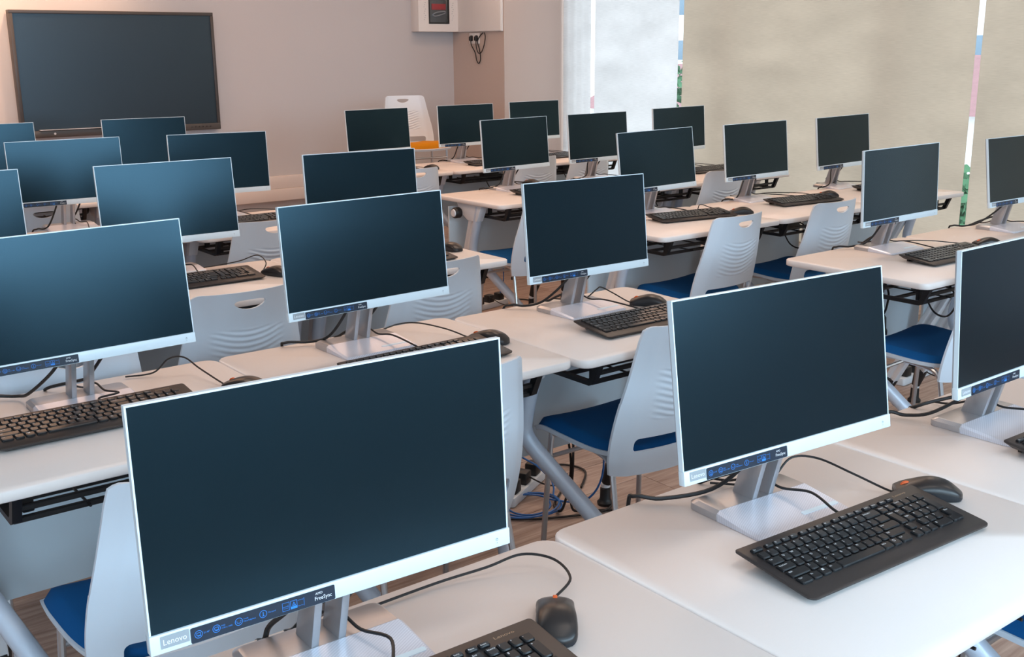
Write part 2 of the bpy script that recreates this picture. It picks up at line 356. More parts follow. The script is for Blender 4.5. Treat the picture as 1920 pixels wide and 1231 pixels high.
# ------------------------------------------------------------------ outside the windows
GROUND = mat('pale_concrete', (.62, .63, .63), .9, var=.06, scale=2)
ROOF = mat('red_roof_tiles', (.30, .16, .18), .8, var=.2, scale=6)
BLD = mat('painted_render', (.80, .82, .84), .8, var=.03, scale=2)
BGL = mat('blue_tinted_glass', (.16, .24, .33), .2, var=.1, scale=1)
LEAF = mat('tree_leaves', (.06, .17, .09), .8, var=.4, scale=5)
BARK = mat('tree_bark', (.12, .08, .06), .9, var=.2)
struct('floor_outside', boxm('ground', GROUND, (58, 20, -6.2), (100, 140, .2)), label='pale ground outside the windows')
def house(loc, w, d, h, label):
    t = thing('house', label, 'house', loc)
    obj('wall', boxm('house_wall', BLD, (0, 0, h / 2), (d, w, h)), t)
    pr = MB().loft([[(-d / 2 - .5, s * (w / 2 + .5), h), (d / 2 + .5, s * (w / 2 + .5), h), (0, s * (w / 2 + .5), h + 1.5)] for s in (-1, 1)])
    rf = obj('roof', pr.mesh('house_roof', ROOF), t)
    wm = boxm('house_window', BGL, (0, 0, 0), (.06, 1.0, 1.2), .01)
    for k in range(3):
        for z in (h * .3, h * .72): obj('window', wm, t, (-d / 2 - .02, -w / 3 + k * w / 3, z))
house((30.5, 17.0, -6.1), 9, 7, 5.9, 'white house with a red tiled roof outside the window gap')
house((30.5, 28.0, -6.1), 4.2, 7, 5.6, 'farther white house with a red tiled roof outside the window')
def tower(loc, w, d, h, label):
    t = thing('office_building', label, 'building', loc)
    obj('wall', boxm('tower_wall', BLD, (0, 0, h / 2), (d, w, h)), t)
    bm_ = boxm('window_band', BGL, (0, 0, 0), (.1, w * .94, 1.3), .02)
    for k in range(int(h / 3)): obj('window_band', bm_, t, (-d / 2 - .03, 0, 1.6 + k * 3))
tower((62, 36, -6.1), 26, 10, 11.4, 'white office building with blue window bands in the distance')
tower((62, 55.6, -6.1), 12, 10, 14.4, 'tall white building with blue window bands in the distance')
def tree(loc, h, r, label):
    t = thing('tree', label, 'tree', loc); rnd = random.Random(int(loc[1] * 10))
    obj('trunk', MB().tube([(0, 0, 0), (.1, 0, h * .4), (0, .1, h * .8)], [.2, .15, .08], 8).mesh('trunk', BARK), t)
    mb = MB()
    for k in range(900):
        a, b = rnd.uniform(0, 6.28), rnd.uniform(-1, 1); q = r * rnd.uniform(.55, 1) ; s_ = math.sqrt(1 - b * b)
        c = Vector((q * s_ * math.cos(a), q * s_ * math.sin(a), h - r * .5 + q * b * .8)); e = Vector((rnd.uniform(-1, 1), rnd.uniform(-1, 1), rnd.uniform(-1, 1))).normalized() * .22; g = e.orthogonal().normalized() * .12
        mb.add([c - e, c + g, c + e, c - g], [(0, 1, 2, 3)])
    o = obj('foliage', mb.mesh('foliage', LEAF, smooth=0), t); o['kind'] = 'stuff'
tree((22.5, 21.6, -6.1), 6.8, 2.0, 'green tree seen through the narrow window gap')
tree((21.0, 11.6, -6.1), 4.9, 1.5, 'small green tree below the red roofed house')

# ------------------------------------------------------------------ wall fixtures
def display():
    t = thing('wall_display', 'large dark flat-panel display on the front wall', 'display', (2.785, 8.40, .92))
    w, h = 1.487, .885
    fr = MB()
    for c, d in (((0, -.045, h - .012), (w, .07, .024)), ((-w / 2 + .012, -.045, h / 2), (.024, .07, h - .048)), ((w / 2 - .012, -.045, h / 2), (.024, .07, h - .048)), ((0, -.045, .024), (w, .07, .048))): fr.box(c, d)
    obj('frame', fr.mesh('display_frame', BEZEL, .003), t)
    obj('screen', boxm('display_screen', DSCREEN, (0, -.06, h / 2 + .012), (w - .048, .02, h - .072)), t)
    obj('back_box', boxm('display_back', BEZEL, (0, -.02, h / 2), (w - .2, .038, h - .2)), t)
    obj('bottom_bar', boxm('display_bar', BARM, (0, -.083, .026), (w - .01, .012, .044), .002), t)
    bt = boxm('button', BLKP, (0, 0, 0), (.010, .004, .006), .001)
    for k in range(6): obj('button', bt, t, (w / 2 - .24 + k * .03, -.091, .026))
    obj('sensor', MB().lathe([(0, 0), (.008, 0), (.008, .003), (0, .003)], 12).mesh('sensor', PRW), t, (-w / 2 + .22, -.089, .026), (R(90), 0, 0))
    obj('pen_tray', boxm('pen_tray', ALU, (-.10, -.092, .054), (1.06, .03, .006), .002), t)
display()

AEDX0, AEDX1 = 5.392, 5.822
def aed():
    w = AEDX1 - AEDX0; t = thing('wall_cabinet', 'white wall cabinet with a dark glazed door beside the pillar', 'cabinet', ((AEDX0 + AEDX1) / 2, 8.4, 1.672))
    b = MB()
    H = .46
    for c, d in (((0, -.006, H / 2), (w, .012, H)), ((-w / 2 + .006, -.06, H / 2), (.012, .10, H)), ((w / 2 - .006, -.06, H / 2), (.012, .10, H)), ((0, -.06, .006), (w - .024, .10, .012)), ((0, -.06, H - .006), (w - .024, .10, .012))): b.box(c, d)
    obj('body', b.mesh('cabinet_body', CABW, .002), t)
    d = MB(); x0, x1, z0, z1 = -.108, .109, .066, .40
    for c, e in (((0, -.117, z0 / 2), (w, .014, z0)), ((0, -.117, (z1 + H) / 2), (w, .014, H - z1)), (((-w / 2 + x0) / 2, -.117, (z0 + z1) / 2), (x0 + w / 2, .014, z1 - z0)), (((w / 2 + x1) / 2, -.117, (z0 + z1) / 2), (w / 2 - x1, .014, z1 - z0))): d.box(c, e)
    do = obj('door', d.mesh('cabinet_door', CABW), t)
    g = MB()
    for c, e in (((0, -.125, z0 + .006), (x1 - x0, .006, .012)), ((0, -.125, z1 - .006), (x1 - x0, .006, .012)), ((x0 + .006, -.125, (z0 + z1) / 2), (.012, .006, z1 - z0 - .024)), ((x1 - .006, -.125, (z0 + z1) / 2), (.012, .006, z1 - z0 - .024))): g.box(c, e)
    obj('gasket', g.mesh('gasket', BLKP), do)
    obj('pane', boxm('cabinet_pane', GLASS, (0, -.118, (z0 + z1) / 2), (x1 - x0, .004, z1 - z0)), do)
    mk = MB()
    for s in (-1, 1):
        for k in range(9): mk.box((s * .148 + .006 * ((k * 7) % 3 - 1), -.1245, .10 + k * .018), (.010, .001, .003), None)
    obj('printed_marks', mk.mesh('printed_marks', PRG), do)
    dv = thing('first_aid_device', 'red and grey device inside the glazed wall cabinet', 'device', ((AEDX0 + AEDX1) / 2, 8.33, 1.684))
    obj('body', boxm('device_body', mat('grey_case', (.10, .10, .11), .5), (0, 0, .13), (.19, .07, .26), .012), dv)
    obj('label_band', boxm('device_band', mat('red_band', (.45, .02, .03), .5), (.01, -.037, .20), (.15, .006, .05), .002), dv)
    obj('carry_handle', MB().tube(curve([(-.06, -.04, .13), (-.03, -.055, .15), (.05, -.055, .16), (.08, -.04, .155), (.05, -.055, .14), (-.03, -.05, .12), (-.06, -.04, .13)], 5), .005, 8).mesh('carry_handle', PRG), dv)
aed()
pc = thing('wall_panel_cabinet', 'plain white cabinet panel on the pillar above two black plugs', 'cabinet', (5.84, 7.965, 1.668))
obj('body', boxm('panel_body', CABW, (-.012, 0, .25), (.022, .64, .50), .002), pc); obj('door', boxm('panel_door', CABW, (-.026, 0, .25), (.006, .632, .492), .001), pc)
def plug(y, z, path, label):
    t = thing('power_plug', label, 'plug', (5.84, y, z), group='plugs under the wall cabinet')
    obj('body', MB().loft([[(-.004 - .028 * a, bx * s2, bz * s2 + dz) for bx, bz in rrect(.036, .05, .01, 3)] for a, s2, dz in ((0, .9, 0), (.4, 1, 0), (1, .7, -.003))]).mesh('plug_body', BLKP), t)
    obj('cord', MB().tube(curve(path, 6), .0045, 6).mesh('plug_cord', CABLE), t)
plug(8.097, 1.612, [(-.02, 0, -.02), (-.02, -.01, -.06), (-.012, -.05, -.12), (-.012, -.075, -.19), (-.012, -.105, -.215), (-.012, -.13, -.18), (-.012, -.12, -.10), (-.012, -.09, -.03), (-.012, -.13, .02), (-.01, -.17, .045)], 'left one of two black plugs below the white wall cabinet')
plug(8.02, 1.612, [(-.02, 0, -.02), (-.022, -.005, -.06), (-.02, -.02, -.11), (-.02, -.05, -.13), (-.02, -.09, -.11), (-.02, -.125, -.05), (-.02, -.14, .01), (-.014, -.12, .045)], 'right one of two black plugs below the white wall cabinet')
sk = thing('wall_socket', 'double wall socket holding two black plugs', 'socket', (5.84, 8.06, 1.612)); obj('faceplate', boxm('faceplate', CABW, (-.004, 0, 0), (.008, .15, .09), .002), sk)
for s in (-1, 1): obj('rocker_switch', boxm('rocker_switch', PRW, (-.009, s * .02, .034), (.004, .014, .01), .001), sk)
for i, (x, y, c, l) in enumerate(PANELS):
    t = thing('ceiling_light', 'rectangular recessed ceiling light panel', 'ceiling light', (x, y, CEIL_Z), group='ceiling light panels')
    fr = MB()
    for dx, dy, a, b in ((.59, 0, .02, .60), (-.59, 0, .02, .60), (0, .29, 1.16, .02), (0, -.29, 1.16, .02)): fr.box((dx, dy, -.012), (a, b, .024))
    obj('frame', fr.mesh('light_frame', FRAMEM), t); obj('diffuser', boxm('diffuser', mat('diffuser_%d' % i, (.9, .9, .9), .5, emit=(*c, 1.5)), (0, 0, -.010), (1.16, .56, .008)), t)
for x, y in ((2.35, 8.02), (1.45, 7.95)):
    t = thing('downlight', 'small round recessed downlight above the display', 'ceiling light', (x, y, CEIL_Z), group='downlights over the front wall')
    obj('trim_ring', MB().lathe([(.05, 0), (.075, 0), (.075, -.008), (.05, -.02)], 20).mesh('trim_ring', FRAMEM), t)

# ------------------------------------------------------------------ wording of places
ROWW = dict(A='nearest row', B='second-nearest row', C='third-nearest row', D='fourth-nearest row', E='farthest row')
POSW = ['left block, leftmost desk', 'left block, middle desk', 'left block, aisle-end desk', 'window-side block, aisle-end desk', 'window-side block, middle desk', 'window-side block, window-end desk']
def place(st): return ROWW[st[0]] + ', ' + POSW[COLUMN[st]]

# ------------------------------------------------------------------ desks
DZ = .735
def tabletop_mesh(w):
    o = rrect(w, .6, .035, 6); i = rrect(w - .005, .595, .033, 6)
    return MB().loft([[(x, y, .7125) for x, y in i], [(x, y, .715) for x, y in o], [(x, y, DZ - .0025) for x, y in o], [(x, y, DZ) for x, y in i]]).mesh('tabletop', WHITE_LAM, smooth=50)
def leg_meshes():
    M = {}
    # straight rear post: flattened channel running from under the top to the rear foot
    a, b = Vector((0, -.03, .705)), Vector((-.062, .228, .15)); d = (b - a).normalized(); n = Vector((0, d.z, -d.y)).normalized()
    def ring(p, hw, hd): return [tuple(p + Vector((x, 0, 0)) + n * q) for x, q in ((-hw, -hd), (-hw, -hd * .35), (-hw * .78, -hd * .2), (-hw * .78, hd * .2), (-hw, hd * .35), (-hw, hd), (hw, hd), (hw, hd * .35), (hw * .78, hd * .2), (hw * .78, -hd * .2), (hw, -hd * .35), (hw, -hd))]
    M['post'] = MB().loft([ring(a, .019, .028), ring(a.lerp(b, .5), .018, .026), ring(b, .017, .023)]).mesh('rear_post', LEGW, .002, 1)
    M['front'] = MB().tube(curve([(0, -.055, .70), (0, -.025, .60), (0, .004, .50), (-.002, .008, .45), (-.016, -.02, .405), (-.055, -.10, .318), (-.12, -.235, .175), (-.150, -.295, .11)], 6), .024, 12).mesh('front_tube', LEGM)
    for k in ('post', 'front'):
        me = M[k].copy(); M[k + '_m'] = me
        for v in me.vertices: v.co.x = -v.co.x
        me.flip_normals()
    br = [(-.10, .712), (.13, .712), (.10, .66), (.03, .62), (-.055, .62), (-.075, .66)]
    M['bracket'] = MB().loft([[(x, y, z) for y, z in br] for x in (-.022, .022)]).mesh('bracket', LEGW, .004, 2)
    M['knob'] = MB().lathe([(0, 0), (.026, 0), (.030, .006), (.030, .034), (.026, .04), (0, .04)], 18).mesh('tilt_knob', BLKP)
    M['knobcap'] = MB().lathe([(0, .040), (.021, .040), (.019, .046), (0, .047)], 18).mesh('knob_cap', LEGW)
    M['boot'] = MB().lathe([(.014, 0), (.018, .004), (.027, .075), (.028, .085), (.02, .088)], 14).mesh('foot_boot', BLKP)
    M['collar'] = MB().lathe([(.015, 0), (.017, .002), (.017, .012), (.015, .014)], 14).mesh('foot_collar', LEGW)
    M['glide'] = MB().lathe([(.0, 0), (.027, 0), (.028, .010), (.022, .016), (.019, .022), (.018, .060), (.012, .064), (0, .064)], 16).mesh('foot_glide', BLKP)
    return M
LM = leg_meshes()
def basket_meshes(w):
    L = w - .17; B = {}
    B['rail'] = MB().box((0, 0, 0), (L, .011, .012)).mesh('basket_rail', BLK, .002, 1)
    B['rod'] = MB().tube([(-L / 2, 0, 0), (L / 2, 0, 0)], .003, 6).mesh('basket_rod', BLK)
    pr = [(.03, .712), (.06, .645), (.075, .638), (.33, .638), (.35, .65), (.36, .712), (.345, .712), (.335, .655), (.32, .65), (.085, .65), (.075, .658), (.052, .712)]
    B['side'] = MB().loft([[(x, y - .3, z) for y, z in pr] for x in (-.009, .009)]).mesh('basket_side', BLK)
    B['cross'] = MB().tube([(0, -.25, .648), (0, .04, .648)], .003, 6).mesh('basket_cross', BLK)
    B['hang'] = MB().box((0, 0, .68), (.022, .014, .065)).mesh('basket_hanger', BLK, .002, 1)
    return B
_dm = {}
def desk(st, cx, yf, w):
    key = round(w, 3)
    if key not in _dm:
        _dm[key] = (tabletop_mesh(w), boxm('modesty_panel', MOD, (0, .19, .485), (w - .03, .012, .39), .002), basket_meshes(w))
    tt, mo, B = _dm[key]
    t = thing('desk', 'white flip-top desk, ' + place(st), 'desk', (cx, yf + .3, 0), group='white classroom desks')
    obj('tabletop', tt, t); obj('modesty_panel', mo, t)
    for s in (-1, 1):
        x = s * (w / 2 - .048); S = 1 if s > 0 else 0
        l = obj('leg', LM['post' if s > 0 else 'post_m'], t, (x, 0, 0)); obj('front_tube', LM['front' if s > 0 else 'front_m'], l); obj('bracket', LM['bracket'], l)
        k = obj('tilt_knob', LM['knob'], l, (s * .021, .10, .655), (0, s * R(90), 0)); obj('knob_cap', LM['knobcap'], l, (s * .021, .10, .655), (0, s * R(90), 0))
        obj('foot_boot', LM['boot'], l, (-s * .071, .252, .076), (R(18), s * R(7), 0)); obj('foot_collar', LM['collar'], l, (-s * .072, .254, .063)); obj('foot_glide', LM['glide'], l, (-s * .072, .254, 0))
        obj('foot_boot', LM['boot'], l, (-s * .166, -.322, .062), (R(-36), s * R(18), 0)); obj('foot_glide', LM['glide'], l, (-s * .168, -.328, 0))
    b = obj('cable_basket', B['side'], t, (-w / 2 + .09, 0, 0)); X = w / 2 - .09
    obj('basket_side', B['side'], b, (2 * X, 0, 0))
    for y, z in ((-.238, .672), (-.228, .646), (-.12, .644), (.0, .644)): obj('basket_rail', B['rail'], b, (X, y, z))
    obj('basket_rod', B['rod'], b, (X, -.245, .703))
    for f in (.25, .5, .75): obj('basket_cross', B['cross'], b, (2 * X * f, 0, 0)); 
    for y in (-.20, -.05): obj('basket_hanger', B['hang'], b, (.03, y, 0)); obj('basket_hanger', B['hang'], b, (2 * X - .03, y, 0))
    return t

# ------------------------------------------------------------------ chairs
def _lerp(tab, v):
    n = len(tab)
    for i in range(n - 1):
        (a, p), (b, q) = tab[i], tab[i + 1]
        if v <= b or i == n - 2:
            k = max(0, min(1, (v - a) / (b - a))); h = b - a
            m0 = (q - tab[i - 1][1]) / (b - tab[i - 1][0]) if i else (q - p) / h
            m1 = (tab[i + 2][1] - p) / (tab[i + 2][0] - a) if i < n - 2 else (q - p) / h
            return (2 * k ** 3 - 3 * k * k + 1) * p + (k ** 3 - 2 * k * k + k) * h * m0 + (3 * k * k - 2 * k ** 3) * q + (k ** 3 - k * k) * h * m1
def back_mesh():
    hw = [(.385, .196), (.43, .206), (.50, .210), (.58, .204), (.68, .187), (.76, .173), (.815, .164)]
    y0 = [(.385, -.172), (.45, -.185), (.55, -.208), (.68, -.238), (.815, -.262)]
    def f(off):
        def g(u, v):
            z = .385 + v * .43; s = 2 * u - 1; h = _lerp(hw, z); x = s * h
            zz = z - .012 * max(0, (abs(s) - .86) / .14) ** 2 * (1 if v > .5 else -.3) * (max(0, (v - .9) / .1) if v > .5 else 1)
            y = _lerp(y0, z) + .040 * s * s + .012 * max(0, abs(s) - .8) / .2
            q = z + .30 * x * x * 4
            if .548 < z < .70 and abs(x) < .118:
                e = min(1, (.118 - abs(x)) / .015) * min(1, (z - .548) / .006, (.70 - z) / .006); y += .0023 * math.sin((z - .05 * (x / .118) ** 2 * .6) * 2 * math.pi / .0185) * e
            return (x, y + off, zz)
        return g
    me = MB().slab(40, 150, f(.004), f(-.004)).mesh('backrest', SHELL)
    base = bpy.data.objects.new('tmp', me); COL.objects.link(base)
    c = MB()
    c.loft([[(.050 * math.cos(2 * math.pi * k / 28), y, .775 + .015 * math.sin(2 * math.pi * k / 28) + .006 * (math.cos(2 * math.pi * k / 28)) ** 2) for k in range(28)] for y in (-.5, .1)])
    c.loft([[(x, y, z) for x, z in rrect(.31, .040, .014, 4, 0, .478)] for y in (-.5, .1)])
    cut = bpy.data.objects.new('tmp2', c.mesh('cut', None, smooth=0)); COL.objects.link(cut)
    md = base.modifiers.new('b', 'BOOLEAN'); md.object = cut; md.operation = 'DIFFERENCE'; md.solver = 'EXACT'
    bpy.context.view_layer.update(); dg = bpy.context.evaluated_depsgraph_get()
    out = bpy.data.meshes.new_from_object(base.evaluated_get(dg)); out.name = 'backrest'
    bpy.data.objects.remove(base); bpy.data.objects.remove(cut)
    out.shade_smooth(); out.set_sharp_from_angle(angle=R(40))
    if not out.materials: out.materials.append(SHELL)
    return out
def seat_fn(grow, dz, crown=0):
    def g(u, v):
        s = 2 * u - 1; y = -.170 + v * .385
        h = _lerp([(-.17, .105), (-.125, .160), (-.05, .197), (.10, .212), (.18, .205), (.22, .185)], y) + grow
        z = _lerp([(-.17, .432), (-.06, .436), (.08, .447), (.16, .447), (.215, .425)], y) + .010 * s * s
        k = 1
        if crown: k = min(1, (1 - abs(s)) / .10, v / .06, (1 - v) / .06); k = max(0, k) ** .5
        return (s * h, y + (grow if v > .5 else -grow) * abs(2 * v - 1), z + dz * (k if crown else 1))
    return g
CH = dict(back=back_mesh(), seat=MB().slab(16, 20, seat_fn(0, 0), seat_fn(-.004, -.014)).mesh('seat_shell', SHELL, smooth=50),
          cush=MB().slab(24, 26, seat_fn(-.006, .024, 1), seat_fn(-.006, .0005)).mesh('cushion', BLUEF, smooth=60))
CH['cush_o'] = CH['cush'].copy(); CH['cush_o'].materials[0] = ORANGE
def leg_tube(pts): return MB().tube(curve(pts, 5), .0085, 10)
def chair_legs(dz):
    r = {}
    for s in (-1, 1):
        r['f%d' % s] = leg_tube([(s * .155, .05, .432 + dz), (s * .172, .135, .428 + dz), (s * .178, .150, .40 + dz), (s * .195, .172, .0)]).mesh('leg', CHROME)
        r['r%d' % s] = leg_tube([(s * .155, .03, .426 + dz), (s * .166, -.07, .420 + dz), (s * .175, -.108, .402 + dz), (s * .182, -.126, .36 + dz), (s * .205, -.20, 0)]).mesh('leg', CHROME)
    return r
LEGS = chair_legs(0); LEGS_T = chair_legs(.35)
STRETCH = MB().tube([(-.181, .154, .355), (.181, .154, .355)], .007, 8).mesh('stretcher', CHROME)
FRING = MB().tube([(.20 * math.cos(a * math.pi / 12), .20 * math.sin(a * math.pi / 12) - .01, .33) for a in range(25)], .008, 8).mesh('foot_ring', CHROME)
CAPM = MB().lathe([(0, 0), (.012, 0), (.012, .012), (.009, .02), (0, .02)], 10).mesh('foot_cap', BLKP)
def chair(name, label, x, y, rz=0, tall=False, group='classroom chairs with blue seats'):
    t = thing(name, label, 'chair', (x, y, 0), rz, None if tall else group); dz = .35 if tall else 0
    obj('backrest', CH['back'], t, (0, 0, dz)); s_ = obj('seat', CH['seat'], t, (0, 0, dz)); obj('cushion', CH['cush_o' if tall else 'cush'], t, (0, 0, dz), label=('orange' if tall else 'blue') + ' fabric seat pad')
    L = LEGS_T if tall else LEGS
    for s in (-1, 1):
        for q, yy, xx in (('f', .172, .195), ('r', -.20, .205)):
            l = obj('leg', L['%s%d' % (q, s)], t); obj('foot_cap', CAPM, l, (s * xx, yy, 0))
    obj('stretcher', STRETCH, t, (0, 0, dz))
    if tall: obj('foot_ring', FRING, t, (0, 0, .10))
    return t

# ------------------------------------------------------------------ monitors
MW, MH, MB0 = .488, .286, .115
def monitor_meshes():
    M = {}
    rim = MB()
    for c, d in (((0, .004, MH - .001), (MW, .009, .0022)), ((-MW / 2 + .001, .004, (MH + .022) / 2), (.0022, .009, MH - .0242)), ((MW / 2 - .001, .004, (MH + .022) / 2), (.0022, .009, MH - .0242))): rim.box(c, d)
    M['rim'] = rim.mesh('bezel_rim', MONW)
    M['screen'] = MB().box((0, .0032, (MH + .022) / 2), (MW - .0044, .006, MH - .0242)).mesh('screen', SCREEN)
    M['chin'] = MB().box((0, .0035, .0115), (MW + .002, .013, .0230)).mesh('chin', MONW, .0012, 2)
    bk = MB(); bk.box((0, .0105, MH / 2 + .004), (MW - .002, .004, MH - .010))
    M['shell'] = bk.mesh('rear_shell', SILV, .001, 1)
    M['hump'] = MB().loft([[(x, .0125 + y, z) for x, z in rrect(a, b, .02, 4, 0, .13)] for a, b, y in ((.34, .18, 0), (.33, .17, .018), (.28, .13, .026))]).mesh('rear_hump', SILV, smooth=40)
    F = Matrix(((1, 0, 0, -MW / 2), (0, 0, 1, -.0034), (0, 1, 0, 0), (0, 0, 0, 1)))   # chin face: u right, v up
    def face(dy): return Matrix.Translation((0, -dy, 0)) @ F
    M['badge'] = MB().loft([[(x, y, z) for x, y in rrect(.0325, .0145, .0004, 1, .0268, .0132)] for z in (-.0002, .0)], M=face(.0004)).mesh('badge', BADGE, smooth=0)
    t = MB(); put_text(t, 'Lenovo', .0135, .0098, .0098, .0265, M=face(.0007)); M['badge_text'] = t.mesh('badge_lettering', PRW, smooth=0)
    M['stick'] = MB().loft([[(x, y, z) for x, y in rrect(.180, .0185, .0018, 4, .1345, .0104)] for z in (-.0002, 0)], M=face(.0004)).mesh('spec_sticker', STICK, smooth=0)
    w = MB(); put_text(w, 'AMD', .1985, .0134, .0042, .0095, M=face(.0007)); put_text(w, 'FreeSync', .1975, .0063, .0070, .0225, M=face(.0007)); M['stick_w'] = w.mesh('sticker_lettering', PRW, smooth=0)
    b = MB(); f7 = face(.0007)
    for cx in (.0535, .0745, .1012, .1312): ring2d(b, cx, .0104, .0047, .0006, M=f7)
    for cx in (.0535, .0745): rect2d(b, cx - .0024, .0088, cx + .0024, .0124, .0005, M=f7); rect2d(b, cx - .0012, .0080, cx + .0026, .0086, M=f7)
    for k in range(5): a = R(180 + k * 45); ring2d(b, .1012 + .0024 * math.cos(a), .0108 + .0024 * math.sin(a), .0006, .0006, 6, M=f7)
    rect2d(b, .1308, .0082, .1316, .0130, M=f7); rect2d(b, .1298, .0078, .1326, .0084, M=f7)
    put_text(b, '21.45"', .0592, .0094, .0030, M=f7); put_text(b, 'FHD', .0805, .0112, .0024, M=f7); put_text(b, '1920 x 1080', .0805, .0082, .0024, .0128, M=f7)
    put_text(b, '3-side', .1072, .0112, .0024, M=f7); put_text(b, 'NearEdgeless', .1072, .0082, .0024, .0145, M=f7); put_text(b, 'Tilt stand', .1372, .0096, .0024, .0095, M=f7)
    rect2d(b, .1553, .0052, .1645, .0156, .0004, M=f7); put_text(b, 'eyesafe', .1560, .0098, .0024, .0076, M=f7); rect2d(b, .1570, .0080, .1630, .0084, M=f7)
    rect2d(b, .1658, .0052, .1744, .0156, .0005, M=f7); rect2d(b, .1660, .0054, .1742, .0084, M=f7)
    b.add([(.1678, .0092, 0), (.1726, .0092, 0), (.1702, .0138, 0), (.1690, .0101, 0), (.1714, .0101, 0), (.1702, .0124, 0)], [(0, 1, 4, 3), (1, 2, 5, 4), (2, 0, 3, 5)], f7)
    rect2d(b, .1832, .0052, .1836, .0156, M=f7); put_text(b, 'Low Blue Light', .1752, .0134, .0018, .0075, M=f7); put_text(b, 'Flicker Free', .1752, .0062, .0018, .0070, M=f7)
    M['stick_b'] = b.mesh('sticker_icons', PRB, smooth=0)
    p = MB(); ring2d(p, .467, .0120, .0019, .0005, 14, M=f7); rect2d(p, .4667, .0124, .4673, .0144, M=f7); ring2d(p, .467, .0070, .0007, .0007, 8, M=f7); M['power'] = p.mesh('power_mark', PRG, smooth=0)
    # stand
    pr = [(.064, .014), (.112, .014), (.066, .158), (.026, .158)]
    M['blade'] = MB().loft([[(x, y, z) for y, z in pr] for x in (-.0055, .0055)]).mesh('stand_blade', ALU, .0012, 2)
    M['mount'] = MB().box((0, .052, .165), (.075, .036, .05)).mesh('stand_mount', SILV, .004, 2)
    bw = .218
    M['bar'] = MB().loft([[(x, y, .0005) for x, y in rrect(bw, .072, .012, 5, 0, .098, (.016, .016, .001, .001))], [(x, y, .012) for x, y in rrect(bw, .072, .012, 5, 0, .098, (.016, .016, .001, .001))], [(x, y, .0185) for x, y in rrect(bw - .012, .060, .010, 5, 0, .0925, (.012, .012, .001, .001))]]).mesh('base_bar', ALU, smooth=40)
    def zt(y): return .0185 - (.0625 - y) / .108 * .0125
    o = rrect(bw, .108, .010, 5, 0, .008, (.001, .001, .010, .010)); i = rrect(bw - .010, .103, .008, 5, 0, .0105, (.001, .001, .008, .008))
    M['plate'] = MB().loft([[(x, y, .0005) for x, y in o], [(x, y, zt(y) - .004) for x, y in o], [(x, y, zt(y)) for x, y in i]]).mesh('base_plate', PLATE, smooth=25)
    sl = Matrix.Translation((.058, -.012, zt(-.012) - .0004)) @ Matrix.Rotation(math.atan(.0125 / .108), 4, 'X')
    M['slot'] = MB().loft([[(x, y, z) for x, y in rrect(.086, .009, .003, 4)] for z in (-.001, .0012)], M=sl).mesh('phone_slot', MONW)
    return M
MM = monitor_meshes()
def monitor(st, x, y, yaw, tilt, roll, rear):
    t = thing('monitor', 'slim white-edged monitor, ' + place(st), 'monitor', (x, y, DZ), yaw, group='identical desktop monitors')
    rot = (-tilt, -roll, 0); P = (0, 0, MB0)
    h = obj('housing', MM['shell'], t, P, rot); obj('rear_hump', MM['hump'], h); obj('bezel_rim', MM['rim'], h)
    obj('screen', MM['screen'], t, P, rot, 'dark switched-off screen')
    c = obj('chin', MM['chin'], t, P, rot, 'white strip below the screen')
    obj('badge', MM['badge'], c); obj('badge_lettering', MM['badge_text'], c); obj('spec_sticker', MM['stick'], c); obj('sticker_lettering', MM['stick_w'], c); obj('sticker_icons', MM['stick_b'], c); obj('power_mark', MM['power'], c)
    for s in (-1, 1): obj('stand_blade', MM['blade'], t, (s * .0195, 0, 0))
    obj('stand_mount', MM['mount'], t); bb = obj('base_bar', MM['bar'], t); bp = obj('base_plate', MM['plate'], t, label='pale grey striped foot plate'); obj('phone_slot', MM['slot'], bp)
    rnd = random.Random(st); j = lambda a: rnd.uniform(-a, a)
    rb = min(rear, .26)
    p1 = [(-.045, .03, .155), (-.05, .06, .09), (-.052, .13, .03), (-.056, rb - .02, .006), (-.06, rb + .012, -.03), (-.06, rb + .018, -.2)] if st == 'A1' else [(-.045, .03, .155), (-.055, .05, .10), (-.085 + j(.02), rb * .55, .030), (-.125 + j(.02), rb * .8, .010), (-.155 + j(.02), rb - .012, .012), (-.165, rb + .012, -.02), (-.165, rb + .018, -.22)]
    obj('power_cable', MB().tube(curve(p1, 6), .0038, 7).mesh('power_cable', CABLE), t)
    p2 = [(.050, .03, .16), (.052, .045, .12), (.035 + j(.01), .085, .060), (.03, .14, .035), (-.01 + j(.03), rb - .02, .007), (-.02, rb + .012, -.03), (-.02, rb + .018, -.2)]
    obj('video_cable', MB().tube(curve(p2, 6), .0038, 7).mesh('video_cable', CABLE), t)
    obj('cable_plug', MB().box((0, 0, 0), (.018, .012, .03)).mesh('cable_plug', BLKP, .002, 1), t, (-.045, .03, .155))
    return t

